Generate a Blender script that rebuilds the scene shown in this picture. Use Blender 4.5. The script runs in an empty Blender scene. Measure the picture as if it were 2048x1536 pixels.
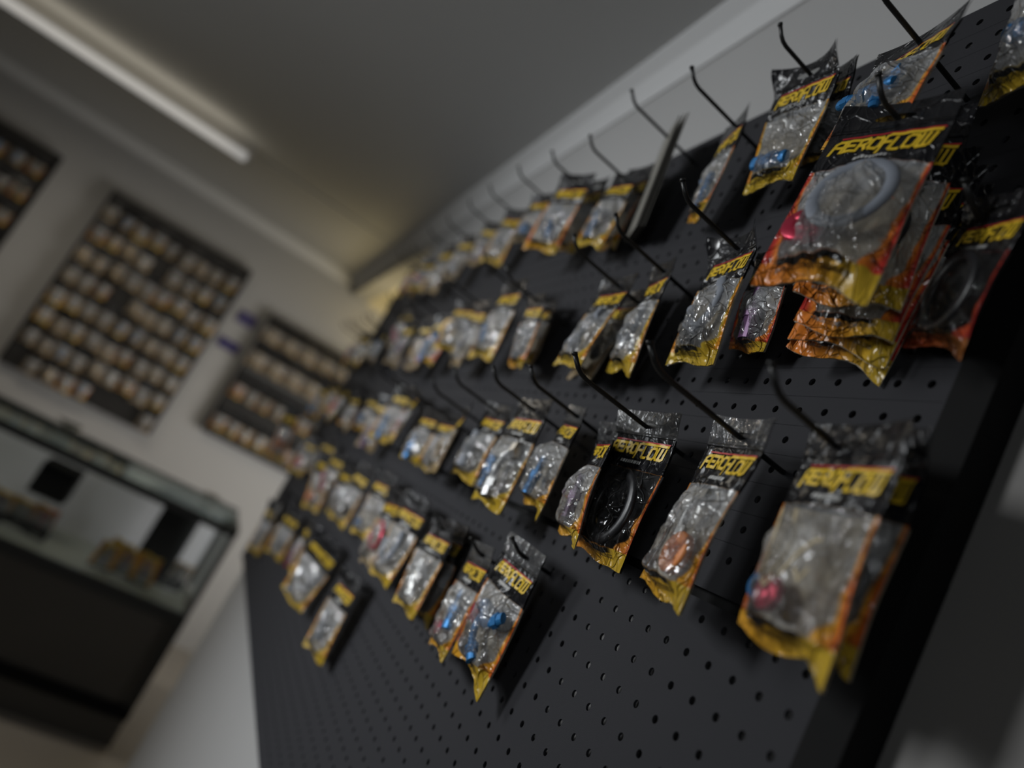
import bpy, math, random
import numpy as np
from mathutils import Matrix, Vector

scene = bpy.context.scene
COL = scene.collection
ZO = 1.53            # height of the pegboard's zero line above the shop floor
PITCH = 0.0254       # pegboard hole pitch
XWALL = 4.10         # face of the far wall

# ------------------------------------------------------------------ camera
F_PX = 1458.76
CAM_C = (-0.613504, 0.362773, 0.018555 + ZO)
CAM_R = [[-0.3633847169112856, -0.8029667578298658, 0.47243616853020287],
         [-0.016191076747426536, -0.5015824230851393, -0.8649583353467374],
         [0.9314984683557261, -0.32196189009296383, 0.16926649041881459]]
cam_data = bpy.data.cameras.new('camera')
cam = bpy.data.objects.new('camera', cam_data)
COL.objects.link(cam)
r, d, f = CAM_R
cam.matrix_world = Matrix(((r[0], -d[0], -f[0], CAM_C[0]), (r[1], -d[1], -f[1], CAM_C[1]),
                           (r[2], -d[2], -f[2], CAM_C[2]), (0, 0, 0, 1)))
cam_data.sensor_fit = 'HORIZONTAL'
cam_data.sensor_width = 36.0
cam_data.lens = F_PX / 2048 * 36.0
cam_data.clip_start = 0.02
cam_data.dof.use_dof = True
cam_data.dof.focus_distance = 0.585
cam_data.dof.aperture_fstop = 2.3
scene.camera = cam

# ------------------------------------------------------------------ world, light, exposure
scene.view_settings.view_transform = 'Standard'
scene.view_settings.look = 'None'
scene.view_settings.gamma = 1.0
scene.view_settings.use_curve_mapping = False
scene.view_settings.exposure = 0.0
world = bpy.data.worlds.new('world')
scene.world = world
world.use_nodes = True
world.node_tree.nodes['Background'].inputs[0].default_value = (0.9, 0.95, 1.0, 1)
world.node_tree.nodes['Background'].inputs[1].default_value = 0.004


def area_light(name, loc, target, sx, sy, power, color, spread=180):
    L = bpy.data.lights.new(name, 'AREA')
    L.shape = 'RECTANGLE'
    L.size, L.size_y, L.energy, L.color = sx, sy, power, color
    L.spread = math.radians(spread)
    o = bpy.data.objects.new(name, L)
    COL.objects.link(o)
    o.location = loc
    v = Vector(target) - Vector(loc)
    if abs(v.x) + abs(v.y) < 1e-4:      # straight down or up: sides stay along x and y
        o.rotation_euler = (0 if v.z < 0 else math.pi, 0, 0)
    else:
        o.rotation_euler = v.to_track_quat('-Z', 'Y').to_euler()
    return o


# daylight through the shop window behind the viewer, unseen fills added at the side and in the next room, its warm tube, the shop's own tube
area_light('window_daylight', (0.85, 2.95, ZO + 0.42), (0.50, 0.0, ZO - 0.20), 0.55, 0.85, 7.2, (0.95, 0.98, 1.0), 66)
area_light('added_side_fill', (-2.7, 2.2, ZO - 0.2), (0.4, 0.0, ZO - 0.2), 0.5, 1.2, 1.5, (0.9, 0.96, 1.0), 70)  # unseen fill added for glints on the plastic film
area_light('far_window_daylight', (2.55, 2.95, ZO + 0.25), (0.30, 0.0, ZO - 0.10), 0.75, 1.10, 4.5, (0.93, 0.97, 1.0), 80)
area_light('added_next_room_fill', (2.7, -1.5, ZO - 0.55), (XWALL, 0.20, ZO - 0.40), 1.2, 1.5, 8.5, (1.0, 0.97, 0.92), 80)  # unseen fill added to brighten the far wall near the opening
area_light('next_room_lamp_light', (3.30, -0.45, ZO + 0.45), (3.30, -0.45, ZO + 1.5), 1.2, 0.5, 4.6, (1.0, 0.80, 0.40))
area_light('batten_lamp_light', (2.78, 1.35, ZO + 0.80), (2.78, 1.35, 0.0), 0.05, 1.2, 8.5, (1.0, 0.90, 0.74))
area_light('batten_lamp_glow', (2.665, 1.36, ZO + 0.800), (2.665, 1.36, ZO + 1.0), 0.03, 1.1, 0.38, (1.0, 0.90, 0.72))

# ------------------------------------------------------------------ node helpers


class NT:
    def __init__(s, name):
        s.m = bpy.data.materials.new(name)
        s.m.use_nodes = True
        s.t = s.m.node_tree
        s.t.nodes.clear()
        s.out = s.t.nodes.new('ShaderNodeOutputMaterial')

    def n(s, typ, **kw):
        nd = s.t.nodes.new('ShaderNode' + typ)
        for k, v in kw.items():
            if k.startswith('_'):
                setattr(nd, k[1:], v)
        for k, v in kw.items():
            if k.startswith('_'):
                continue
            if k.startswith('i') and k[1:].isdigit():
                sock = nd.inputs[int(k[1:])]
            else:
                sock = nd.inputs[k.replace('__', ' ')]
            s.put(sock, v)
        return nd

    def put(s, sock, v):
        if hasattr(v, 'node'):
            s.t.links.new(v, sock)
        elif hasattr(v, 'outputs'):
            s.t.links.new(v.outputs[0], sock)
        else:
            if isinstance(v, (tuple, list)) and len(v) == 3 and sock.type == 'RGBA':
                v = (*v, 1)
            sock.default_value = v

    def math(s, op, a, b=0.0, c=None, clamp=False):
        nd = s.n('Math', _operation=op, i0=a, i1=b)
        nd.use_clamp = clamp
        if c is not None:
            s.put(nd.inputs[2], c)
        return nd.outputs[0]

    def step(s, x, lo, hi):
        nd = s.n('MapRange', i0=x, i1=lo, i2=hi, i3=0.0, i4=1.0)
        nd.interpolation_type = 'SMOOTHSTEP'
        return nd.outputs[0]

    def mix(s, fac, a, b):
        nd = s.t.nodes.new('ShaderNodeMix')
        nd.data_type = 'RGBA'
        s.put(nd.inputs[0], fac)
        s.put(nd.inputs[6], a)
        s.put(nd.inputs[7], b)
        return nd.outputs[2]

    def done(s, sh):
        s.t.links.new(sh.outputs[0] if hasattr(sh, 'outputs') else sh, s.out.inputs[0])
        return s.m


def simple(name, col, rough=0.5, metal=0.0, spec=0.5, bump=0.0, bscale=200.0, vary=0.0, vscale=3.0, emit=None):
    q = NT(name)
    c = col
    if vary:
        tc = q.n('TexCoord')
        ns = q.n('TexNoise', Vector=tc.outputs['Object'], Scale=vscale)
        c = q.mix(ns.outputs[0], tuple(x * (1 - vary) for x in col), tuple(min(1, x * (1 + vary)) for x in col))
    p = q.n('BsdfPrincipled', Base__Color=c, Roughness=rough, Metallic=metal)
    p.inputs['Specular IOR Level'].default_value = spec
    if bump:
        tc = q.n('TexCoord')
        ns = q.n('TexNoise', Vector=tc.outputs['Object'], Scale=bscale)
        ns.inputs['Detail'].default_value = 3
        b = q.n('Bump', Strength=bump, Distance=0.0008, Height=ns.outputs[0])
        q.put(p.inputs['Normal'], b)
    if emit:
        q.put(p.inputs['Emission Color'], emit[0])
        p.inputs['Emission Strength'].default_value = emit[1]
    return q.done(p)


def glass(name, tint, refl=0.08):
    q = NT(name)
    tr = q.n('BsdfTransparent', Color=tint)
    gl = q.n('BsdfGlossy', Color=(0.9, 1.0, 0.97), Roughness=0.03)
    fr = q.n('LayerWeight', Blend=0.25)
    fac = q.math('ADD', q.math('MULTIPLY', fr.outputs[0], 0.5), refl, clamp=True)
    return q.done(q.n('MixShader', i0=fac, i1=tr, i2=gl))


def film(name, inner, outer, strip=(0.54, 0.35, 0.03), clear_top=False, milk=0.42, gloss=0.75, seed=0.0, head_v=0.40, wide=0.0):
    """printed plastic pouch front: black head with a hang slot, clear window, flame border, web strip"""
    q = NT(name)
    uvn = q.n('UVMap')
    sep = q.n('SeparateXYZ', Vector=uvn.outputs[0])
    U, V = sep.outputs[0], sep.outputs[1]
    info = q.n('ObjectInfo')
    off = q.n('CombineXYZ', X=q.math('MULTIPLY', info.outputs['Random'], 37.0), Y=q.math('MULTIPLY', info.outputs['Random'], 11.0), Z=seed)
    uv3 = q.n('VectorMath', _operation='ADD', i0=uvn.outputs[0], i1=off.outputs[0])
    asp = q.n('VectorMath', _operation='MULTIPLY', i0=uv3.outputs[0], i1=(1.0, 1.5, 1.0))
    wn = q.n('TexNoise', Vector=asp.outputs[0], Scale=5.0)
    wob = q.math('SUBTRACT', wn.outputs[0], 0.5)
    e = q.math('MINIMUM', U, q.math('SUBTRACT', 1.0, U))
    ew = q.math('ADD', e, q.math('MULTIPLY', wob, 0.075))
    # border grows from the head to the foot of the pouch
    bw = q.math('ADD', 0.030 + wide, q.math('MULTIPLY', q.step(V, 0.45, 0.80), 0.055))
    bw = q.math('ADD', bw, q.math('MULTIPLY', q.step(V, 0.80, 0.92), 0.09))
    border = q.math('SUBTRACT', 1.0, q.step(q.math('SUBTRACT', ew, bw), -0.012, 0.012))
    vb = q.math('ADD', V, q.math('MULTIPLY', wob, 0.05))
    foot = q.step(vb, 0.912, 0.920)
    head = q.math('SUBTRACT', 1.0, q.step(V, head_v - 0.002, head_v + 0.004))
    top = q.math('SUBTRACT', 1.0, q.step(V, 0.168, 0.172))
    su = q.math('DIVIDE', q.math('SUBTRACT', U, 0.5), 0.17)
    sv = q.math('DIVIDE', q.math('SUBTRACT', V, 0.098), 0.022)
    slot = q.math('SUBTRACT', 1.0, q.step(q.math('ADD', q.math('POWER', q.math('ABSOLUTE', su), 2.5), q.math('MULTIPLY', sv, sv)), 0.95, 1.05))
    # border colour: inner edge yellow, outer edge deep orange or red, dark licks
    t = q.math('DIVIDE', ew, q.math('ADD', bw, 0.001), clamp=True)
    bcol = q.mix(q.step(t, 0.15, 0.9), outer, inner)
    lick = q.step(q.n('TexNoise', Vector=asp.outputs[0], Scale=9.0).outputs[0], 0.60, 0.70)
    bcol = q.mix(q.math('MULTIPLY', lick, 0.75), bcol, tuple(c * 0.25 for c in outer))
    fcol = q.mix(q.step(U, 0.1, 0.95), inner, strip)
    band = q.math('MULTIPLY', q.step(vb, 0.905, 0.910), q.math('SUBTRACT', 1.0, q.step(vb, 0.936, 0.942)))
    band = q.math('MULTIPLY', band, q.math('MULTIPLY', q.step(U, 0.12, 0.18), q.math('SUBTRACT', 1.0, q.step(U, 0.72, 0.80))))
    fcol = q.mix(band, fcol, (0.012, 0.012, 0.012))
    col = q.mix(foot, bcol, fcol)
    col = q.mix(head, col, (0.010, 0.010, 0.012))
    opaque = q.math('MAXIMUM', q.math('MAXIMUM', border, foot), head)
    if clear_top:
        opaque = q.math('MULTIPLY', opaque, q.math('SUBTRACT', 1.0, q.math('MULTIPLY', top, 0.62)))
    opaque = q.math('MULTIPLY', opaque, q.math('SUBTRACT', 1.0, slot))
    # creases in the plastic
    warp = q.n('TexNoise', Vector=asp.outputs[0], Scale=3.5)
    wv = q.n('VectorMath', _operation='ADD', i0=asp.outputs[0], i1=q.n('VectorMath', _operation='MULTIPLY', i0=warp.outputs['Color'], i1=(0.22, 0.22, 0.2)).outputs[0])
    v1 = q.n('TexVoronoi', _feature='DISTANCE_TO_EDGE', Vector=wv.outputs[0], Scale=3.6)
    c1 = q.n('TexVoronoi', _feature='F1', _distance='MANHATTAN', Vector=wv.outputs[0], Scale=2.6)
    rot = q.n('VectorRotate', Vector=wv.outputs[0], Angle=0.6)
    st = q.n('VectorMath', _operation='MULTIPLY', i0=rot.outputs[0], i1=(1.5, 0.75, 1.0))
    c2 = q.n('TexVoronoi', _feature='F1', _distance='MANHATTAN', Vector=st.outputs[0], Scale=6.5)
    r2 = q.math('ABSOLUTE', q.math('SUBTRACT', q.n('TexNoise', Vector=st.outputs[0], Scale=7.0).outputs[0], 0.5))
    h = q.math('ADD', q.math('MULTIPLY', c1.outputs['Distance'], -1.0), q.math('MULTIPLY', c2.outputs['Distance'], -0.34))
    h = q.math('ADD', h, q.math('MULTIPLY', r2, -0.7))
    h = q.math('MULTIPLY', h, q.math('ADD', 0.22, q.math('MULTIPLY', q.step(q.n('TexNoise', Vector=asp.outputs[0], Scale=2.4).outputs[0], 0.42, 0.62), 1.0)))
    v3 = q.n('TexVoronoi', _feature='DISTANCE_TO_EDGE', Vector=st.outputs[0], Scale=7.5)
    h = q.math('ADD', h, q.math('MULTIPLY', q.step(v1.outputs['Distance'], 0.0, 0.05), -0.50))
    h = q.math('ADD', h, q.math('MULTIPLY', q.step(v3.outputs['Distance'], 0.0, 0.07), -0.22))
    zip1 = q.math('MULTIPLY', q.step(V, 0.150, 0.158), q.math('SUBTRACT', 1.0, q.step(V, 0.166, 0.174)))
    hh = q.math('ADD', q.math('MULTIPLY', h, q.math('ADD', 0.25, q.math('MULTIPLY', q.step(V, 0.30, 0.45), 0.75))), q.math('MULTIPLY', zip1, 1.5))
    bmp = q.n('Bump', Strength=1.0, Distance=0.0050, Height=hh)
    pr = q.n('BsdfPrincipled', Base__Color=col, Roughness=0.20, Normal=bmp)
    pr.inputs['Specular IOR Level'].default_value = 0.55
    crease = q.math('SUBTRACT', 1.0, q.step(v1.outputs['Distance'], 0.0, 0.035))
    mk = q.n('BsdfPrincipled', Base__Color=(0.70, 0.71, 0.73), Roughness=0.30, Normal=bmp)
    mk.inputs['Specular IOR Level'].default_value = 0.9
    gl = q.n('BsdfGlossy', Color=(1, 1, 1), Roughness=0.06, Normal=bmp)
    tr = q.n('BsdfTransparent', Color=(0.96, 0.96, 0.95))
    mf = q.math('MULTIPLY', milk, q.math('SUBTRACT', 1.0, q.math('MULTIPLY', q.step(V, 0.56, 0.70), 0.62)))
    mf = q.math('ADD', mf, q.math('MULTIPLY', crease, 0.05), clamp=True)
    mf = q.math('MULTIPLY', mf, q.math('SUBTRACT', 1.0, q.math('MULTIPLY', top, 0.75)))
    mf = q.math('MULTIPLY', mf, q.math('SUBTRACT', 1.0, slot))
    fr = q.n('Fresnel', IOR=1.75, Normal=bmp)
    win = q.n('MixShader', i0=mf, i1=tr, i2=mk)
    win = q.n('MixShader', i0=q.math('MULTIPLY', q.math('MULTIPLY', fr.outputs[0], gloss), q.math('SUBTRACT', 1.0, slot)), i1=win, i2=gl)
    fin = q.n('MixShader', i0=opaque, i1=win, i2=pr)
    return q.done(fin)


M = {}
M['wall'] = simple('painted_wall', (0.38, 0.375, 0.37), 0.75, bump=0.15, bscale=90, vary=0.03)
M['taupe'] = simple('shade_taupe', (0.22, 0.21, 0.20), 0.7, vary=0.1)  # shade on the near wall put into this colour
M['ceil'] = simple('ceiling_board', (0.47, 0.47, 0.465), 0.8, vary=0.02)
M['trim'] = simple('white_trim', (0.58, 0.58, 0.58), 0.55)
M['floor'] = simple('pale_vinyl_floor', (0.34, 0.32, 0.30), 0.5, vary=0.15, vscale=2.0)
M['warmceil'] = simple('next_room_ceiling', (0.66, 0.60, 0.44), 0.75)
M['farboard'] = simple('black_powdercoat', (0.016, 0.015, 0.014), 0.6)
M['board'] = simple('charcoal_powdercoat', (0.030, 0.030, 0.034), 0.68, spec=0.15, bump=0.35, bscale=1400)
M['blackmetal'] = simple('black_metal', (0.008, 0.008, 0.008), 0.75, spec=0.12)
M['hook'] = simple('black_wire', (0.008, 0.008, 0.008), 0.40)
M['seam'] = simple('grey_metal_edge', (0.10, 0.10, 0.105), 0.4, metal=0.6)
M['lamp'] = simple('lamp_tube', (0.5, 0.5, 0.5), 0.4, emit=((1.0, 0.98, 0.95), 0.26))
M['lamp2'] = simple('warm_lamp_tube', (0.5, 0.5, 0.45), 0.4, emit=((1.0, 1.0, 0.72), 0.24))
M['batten'] = simple('lamp_housing', (0.45, 0.44, 0.42), 0.5)
M['frame'] = simple('case_frame_black', (0.022, 0.023, 0.022), 0.45)
M['alu'] = simple('case_frame_grey', (0.14, 0.14, 0.14), 0.4, metal=0.4)
M['casebase'] = simple('case_base_laminate', (0.075, 0.068, 0.058), 0.6, vary=0.15)
M['caseback'] = simple('case_back_panel', (0.80, 0.81, 0.86), 0.6)
M['shelf'] = simple('grey_shelf', (0.30, 0.33, 0.31), 0.3)
M['glass'] = glass('case_glass', (0.975, 0.98, 0.985), 0.02)
M['glasstop'] = glass('case_glass_top', (0.90, 0.92, 0.915), 0.10)
M['sign'] = simple('blue_sign', (0.030, 0.022, 0.13), 0.5)
M['sign2'] = simple('pale_blue_sign', (0.055, 0.045, 0.14), 0.5)
M['logo'] = simple('logo_yellow', (0.80, 0.53, 0.03), 0.3)
M['logored'] = simple('logo_red', (0.50, 0.02, 0.03), 0.3)
M['white'] = simple('print_white', (0.62, 0.62, 0.60), 0.4)
M['ink'] = simple('print_black', (0.015, 0.013, 0.01), 0.4)
def sheet_mat():
    q = NT('pouch_back')
    uvn = q.n('UVMap')
    V = q.n('SeparateXYZ', Vector=uvn.outputs[0]).outputs[1]
    head = q.math('SUBTRACT', 1.0, q.step(V, 0.405, 0.412))
    top = q.math('SUBTRACT', 1.0, q.step(V, 0.168, 0.172))
    ns = q.n('TexNoise', Vector=uvn.outputs[0], Scale=4.0)
    col = q.mix(head, q.mix(ns.outputs[0], (0.36, 0.31, 0.23), (0.46, 0.41, 0.33)), (0.012, 0.012, 0.013))
    p = q.n('BsdfPrincipled', Base__Color=col, Roughness=0.3)
    t = q.n('BsdfTransparent', Color=(0.85, 0.85, 0.85))
    return q.done(q.n('MixShader', i0=q.math('MULTIPLY', top, 0.72), i1=p, i2=t))


M['sheet'] = sheet_mat()
M['sheetblack'] = simple('pouch_back_black', (0.012, 0.012, 0.013), 0.3)
M['card'] = simple('grey_card', (0.20, 0.19, 0.165), 0.6, vary=0.1)
FIT = {'blue': simple('blue_anodised', (0.02, 0.17, 0.42), 0.42, metal=0.4), 'red': simple('red_anodised', (0.50, 0.03, 0.07), 0.3, metal=0.5),
       'black': simple('black_anodised', (0.014, 0.014, 0.016), 0.35), 'silver': simple('bare_aluminium', (0.5, 0.5, 0.5), 0.3, metal=0.8),
       'orange': simple('orange_cap', (0.80, 0.26, 0.06), 0.5), 'purple': simple('purple_anodised', (0.13, 0.06, 0.14), 0.35, metal=0.3),
       'tan': simple('tan_cord', (0.62, 0.50, 0.30), 0.6),
       'grey': simple('grey_rubber', (0.22, 0.24, 0.28), 0.6), 'brass': simple('brass_part', (0.55, 0.38, 0.16), 0.35, metal=0.6)}
FILM = {'o': film('film_orange', (0.70, 0.34, 0.03), (0.62, 0.13, 0.02)), 'y': film('film_yellow', (0.62, 0.42, 0.04), (0.70, 0.26, 0.02)),
        'r': film('film_red', (0.75, 0.22, 0.03), (0.55, 0.04, 0.03)), 'oc': film('film_orange_clear_top', (0.70, 0.34, 0.03), (0.62, 0.13, 0.02), clear_top=True),
        'k': film('film_dark_flame', (0.62, 0.24, 0.03), (0.40, 0.07, 0.02), clear_top=True, milk=0.02, gloss=0.35),  # shade over the dark third-row bag put into the film colour
        'b': film('film_beige', (0.40, 0.30, 0.18), (0.28, 0.17, 0.09), strip=(0.38, 0.27, 0.13), milk=0.34),
        'yy': film('film_bright_yellow', (0.75, 0.50, 0.03), (0.72, 0.22, 0.02), head_v=0.10, wide=0.16),
        'lo': film('film_orange_thin', (0.70, 0.34, 0.03), (0.62, 0.13, 0.02), milk=0.24),
        'rk': film('film_red_shaded', (0.45, 0.06, 0.02), (0.30, 0.02, 0.02), strip=(0.30, 0.10, 0.02), milk=0.02, gloss=0.3),  # shadow over the bag by the end post put into the film colour
        'w': film('film_milky', (0.74, 0.50, 0.10), (0.66, 0.24, 0.04), milk=0.45)}

# ------------------------------------------------------------------ mesh helpers


class MB:
    def __init__(s):
        s.v, s.f, s.mi, s.uv = [], [], [], None

    def add(s, vs, fs, mi=0):
        b = len(s.v)
        s.v += [tuple(p) for p in vs]
        s.f += [tuple(i + b for i in q) for q in fs]
        s.mi += [mi] * len(fs)
        return s

    def box(s, x0, x1, y0, y1, z0, z1, mi=0):
        vs = [(x, y, z) for x in (x0, x1) for y in (y0, y1) for z in (z0, z1)]
        return s.add(vs, [(0, 1, 3, 2), (4, 6, 7, 5), (0, 4, 5, 1), (2, 3, 7, 6), (0, 2, 6, 4), (1, 5, 7, 3)], mi)

    def tube(s, path, rad, n=10, mi=0, caps=True):
        P = [Vector(p) for p in path]
        R = rad if isinstance(rad, (list, tuple)) else [rad] * len(P)
        prev = None
        rings = []
        for i, p in enumerate(P):
            a = P[max(0, i - 1)]
            b = P[min(len(P) - 1, i + 1)]
            t = (b - a).normalized()
            if prev is None:
                u = t.orthogonal().normalized()
            else:
                u = (prev - t * prev.dot(t)).normalized()
            prev = u
            w = t.cross(u)
            rings.append([p + (u * math.cos(2 * math.pi * k / n) + w * math.sin(2 * math.pi * k / n)) * R[i] for k in range(n)])
        vs = [q for rg in rings for q in rg]
        fs = []
        for i in range(len(P) - 1):
            for k in range(n):
                k2 = (k + 1) % n
                fs.append((i * n + k, i * n + k2, (i + 1) * n + k2, (i + 1) * n + k))
        if caps:
            fs.append(tuple(range(n - 1, -1, -1)))
            fs.append(tuple((len(P) - 1) * n + k for k in range(n)))
        return s.add(vs, fs, mi)

    def mesh(s, name, mats, smooth=False):
        me = bpy.data.meshes.new(name)
        me.from_pydata(s.v, [], s.f)
        for m in mats:
            me.materials.append(m)
        if len(mats) > 1:
            me.polygons.foreach_set('material_index', s.mi)
        if smooth:
            me.polygons.foreach_set('use_smooth', [True] * len(me.polygons))
        if s.uv is not None:
            lay = me.uv_layers.new(name='UVMap')
            idx = np.zeros(len(me.loops), dtype=np.int32)
            me.loops.foreach_get('vertex_index', idx)
            lay.data.foreach_set('uv', np.asarray(s.uv, dtype=np.float32)[idx].ravel())
        me.update()
        return me

    def build(s, name, mats, parent=None, smooth=False):
        if not isinstance(mats, (list, tuple)):
            mats = [mats]
        return link(name, s.mesh(name, mats, smooth), parent)


def link(name, data, parent=None):
    o = bpy.data.objects.new(name, data)
    COL.objects.link(o)
    if parent is not None:
        o.parent = parent
    return o


def tag(o, label=None, cat=None, group=None, kind=None):
    if label:
        o['label'] = label
    if cat:
        o['category'] = cat
    if group:
        o['group'] = group
    if kind:
        o['kind'] = kind
    return o


def empty(name, loc=(0, 0, 0), rot=None):
    o = bpy.data.objects.new(name, None)
    o.empty_display_size = 0.02
    COL.objects.link(o)
    o.location = loc
    if rot is not None:
        o.rotation_euler = rot
    return o


def struct(name, mb, mat, label):
    return tag(mb.build(name, mat), label=label, cat='room', kind='structure')


# ------------------------------------------------------------------ the room
CEIL = ZO + 0.92
XB = 4.10          # back wall
YW = -0.030        # face of the partition behind the pegboard
XE = 2.10          # far end of the partition
struct('floor', MB().box(-1.6, 5.2, -2.6, 3.2, -0.05, 0.0), M['floor'], 'pale vinyl shop floor')
struct('ceiling', MB().box(-1.6, XB + 0.1, YW - 0.10, 3.2, CEIL, CEIL + 0.05), M['ceil'], 'flat grey painted ceiling over the shop')
struct('wall_back', MB().box(XB, XB + 0.1, -2.6, 3.2, 0.0, CEIL), M['wall'], 'pale beige wall at the far end of the shop')
part = MB().box(-1.6, XE, YW - 0.10, YW, 0.0, CEIL)
part.box(XE, XB, YW - 0.10, YW, ZO + 0.81, CEIL)
struct('wall_right', part, M['wall'], 'off-white partition wall behind the long pegboard with opening beyond it')
struct('ceiling_next_room', MB().box(XE - 0.6, XB, -2.6, YW - 0.10, ZO + 0.81, ZO + 0.86), M['warmceil'], 'warm yellow lit ceiling of the room beyond the opening')


def cornice(path_fn, L0, L1):
    mb = MB()
    prof = [(0, 0), (0.004, 0), (0.010, 0.018), (0.024, 0.040), (0.046, 0.058), (0.046, 0.066), (0, 0.066)]
    vs = [path_fn(L, a, b) for L in (L0, L1) for a, b in prof]
    n = len(prof)
    mb.add(vs, [(k, (k + 1) % n, n + (k + 1) % n, n + k) for k in range(n)] + [tuple(range(n)), tuple(range(2 * n - 1, n - 1, -1))])
    return mb


struct('trim_1', cornice(lambda L, a, b: (L, YW + a, CEIL - 0.067 + b), -1.6, XB - 0.047), M['trim'], 'white cornice along the top of the partition wall')
struct('trim_2', cornice(lambda L, a, b: (XB - a, L, CEIL - 0.067 + b), YW, 3.2), M['trim'], 'white cornice along the top of the far wall')
struct('trim_3', MB().box(2.838, 2.866, YW + 0.05, 3.2, CEIL - 0.006, CEIL), M['trim'], 'narrow ceiling joint strip running beside the lamp')

# ------------------------------------------------------------------ lamps
lamp = tag(empty('batten_lamp', (2.775, 1.37, CEIL)), 'long white fluorescent tube lamp fixed under the shop ceiling', 'ceiling lamp')
mb = MB().box(-0.022, 0.030, -0.64, 0.62, -0.036, 0.0)
mb.add([(0.030, -0.62, -0.004), (0.030, 0.60, -0.004), (0.085, 0.60, -0.030), (0.085, -0.62, -0.030), (0.030, -0.62, -0.008), (0.030, 0.60, -0.008), (0.085, 0.60, -0.034), (0.085, -0.62, -0.034)],
       [(0, 1, 2, 3), (7, 6, 5, 4), (0, 3, 7, 4), (1, 5, 6, 2), (3, 2, 6, 7)])
mb.build('housing', M['batten'], lamp)
mb = MB().tube([(0, -0.61, -0.062)] + [(0, -0.60 + i * 0.118, -0.062) for i in range(11)] + [(0, 0.59, -0.062)], [0.012] + [0.021] * 11 + [0.012], 16)
mb.build('tube', M['lamp'], lamp, True)
for yy in (-0.625, 0.605):
    MB().box(-0.010, 0.012, yy - 0.012, yy + 0.012, -0.080, -0.034).build('end_cap', M['batten'], lamp)
lamp2 = tag(empty('batten_lamp', (3.55, -0.258, ZO + 0.81)), 'short glowing lamp under the yellow ceiling beyond the opening', 'ceiling lamp')
MB().box(-0.30, 0.24, -0.03, 0.03, -0.045, 0.0).build('housing', M['batten'], lamp2)
MB().tube([(-0.27, 0, -0.10), (-0.255, 0, -0.10), (0.20, 0, -0.10), (0.215, 0, -0.10)], [0.020, 0.034, 0.034, 0.020], 16).build('tube', M['lamp2'], lamp2, True)
for xx in (-0.275, 0.215):
    MB().box(xx - 0.012, xx + 0.012, -0.012, 0.012, -0.115, -0.040).build('end_cap', M['batten'], lamp2)


# ------------------------------------------------------------------ pegboard
def holed_panel(xs, zs, x0, x1, z0, z1, y=0.0, r=0.0031, n=12, depth=0.0022):
    """sheet facing +y with real round holes at xs, zs"""
    mb = MB()
    h = PITCH / 2
    X, Z = np.meshgrid(np.asarray(xs), np.asarray(zs), indexing='ij')
    C = np.stack([X.ravel(), Z.ravel()], 1)
    ang = np.arange(n) * 2 * np.pi / n
    ring = np.stack([np.cos(ang), np.sin(ang)], 1)
    sq = ring / np.maximum(np.abs(ring[:, :1]), np.abs(ring[:, 1:]))
    sq = np.where(np.abs(np.abs(ring[:, :1]) - np.abs(ring[:, 1:])) < 1e-6, np.sign(ring), sq) * h
    # 12 spokes + 4 corners
    pts = np.concatenate([sq, np.array([[h, h], [-h, h], [-h, -h], [h, -h]])])
    K = len(C)
    outer = (C[:, None, :] + pts[None]).reshape(-1, 2)
    inner = (C[:, None, :] + ring[None] * r).reshape(-1, 2)
    N1 = n + 4
    vs = np.zeros((K * N1 + 2 * K * n, 3))
    vs[:K * N1, 0], vs[:K * N1, 2], vs[:K * N1, 1] = outer[:, 0], outer[:, 1], y
    vs[K * N1:K * N1 + K * n, 0], vs[K * N1:K * N1 + K * n, 2], vs[K * N1:K * N1 + K * n, 1] = inner[:, 0], inner[:, 1], y
    vs[K * N1 + K * n:] = vs[K * N1:K * N1 + K * n] - np.array([0, depth, 0])
    corner_after = {1: n + 0, 4: n + 1, 7: n + 2, 10: n + 3}
    fs = []
    for k in range(K):
        a, b, c = k * N1, K * N1 + k * n, K * N1 + K * n + k * n
        for i in range(n):
            j = (i + 1) % n
            if i in corner_after:
                fs.append((a + i, b + i, b + j, a + j, a + corner_after[i]))
            else:
                fs.append((a + i, b + i, b + j, a + j))
            fs.append((b + i, c + i, c + j, b + j))
    mb.v = [tuple(p) for p in vs]
    mb.f = fs
    gx0, gx1 = min(xs) - h, max(xs) + h
    gz0, gz1 = min(zs) - h, max(zs) + h
    for (a, b, c, dd) in ((x0, x1, gz1, z1), (x0, x1, z0, gz0), (x0, gx0, gz0, gz1), (gx1, x1, gz0, gz1)):
        if b - a > 1e-5 and dd - c > 1e-5:
            mb.add([(a, y, c), (a, y, dd), (b, y, dd), (b, y, c)], [(0, 1, 2, 3)])
    # folded edges back to the wall
    for (p, q2) in (((x0, z0), (x1, z0)), ((x1, z0), (x1, z1)), ((x1, z1), (x0, z1)), ((x0, z1), (x0, z0))):
        mb.add([(p[0], y, p[1]), (q2[0], y, q2[1]), (q2[0], y - 0.026, q2[1]), (p[0], y - 0.026, p[1])], [(0, 1, 2, 3)])
    mb.mi = [0] * len(mb.f)
    return mb


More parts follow.
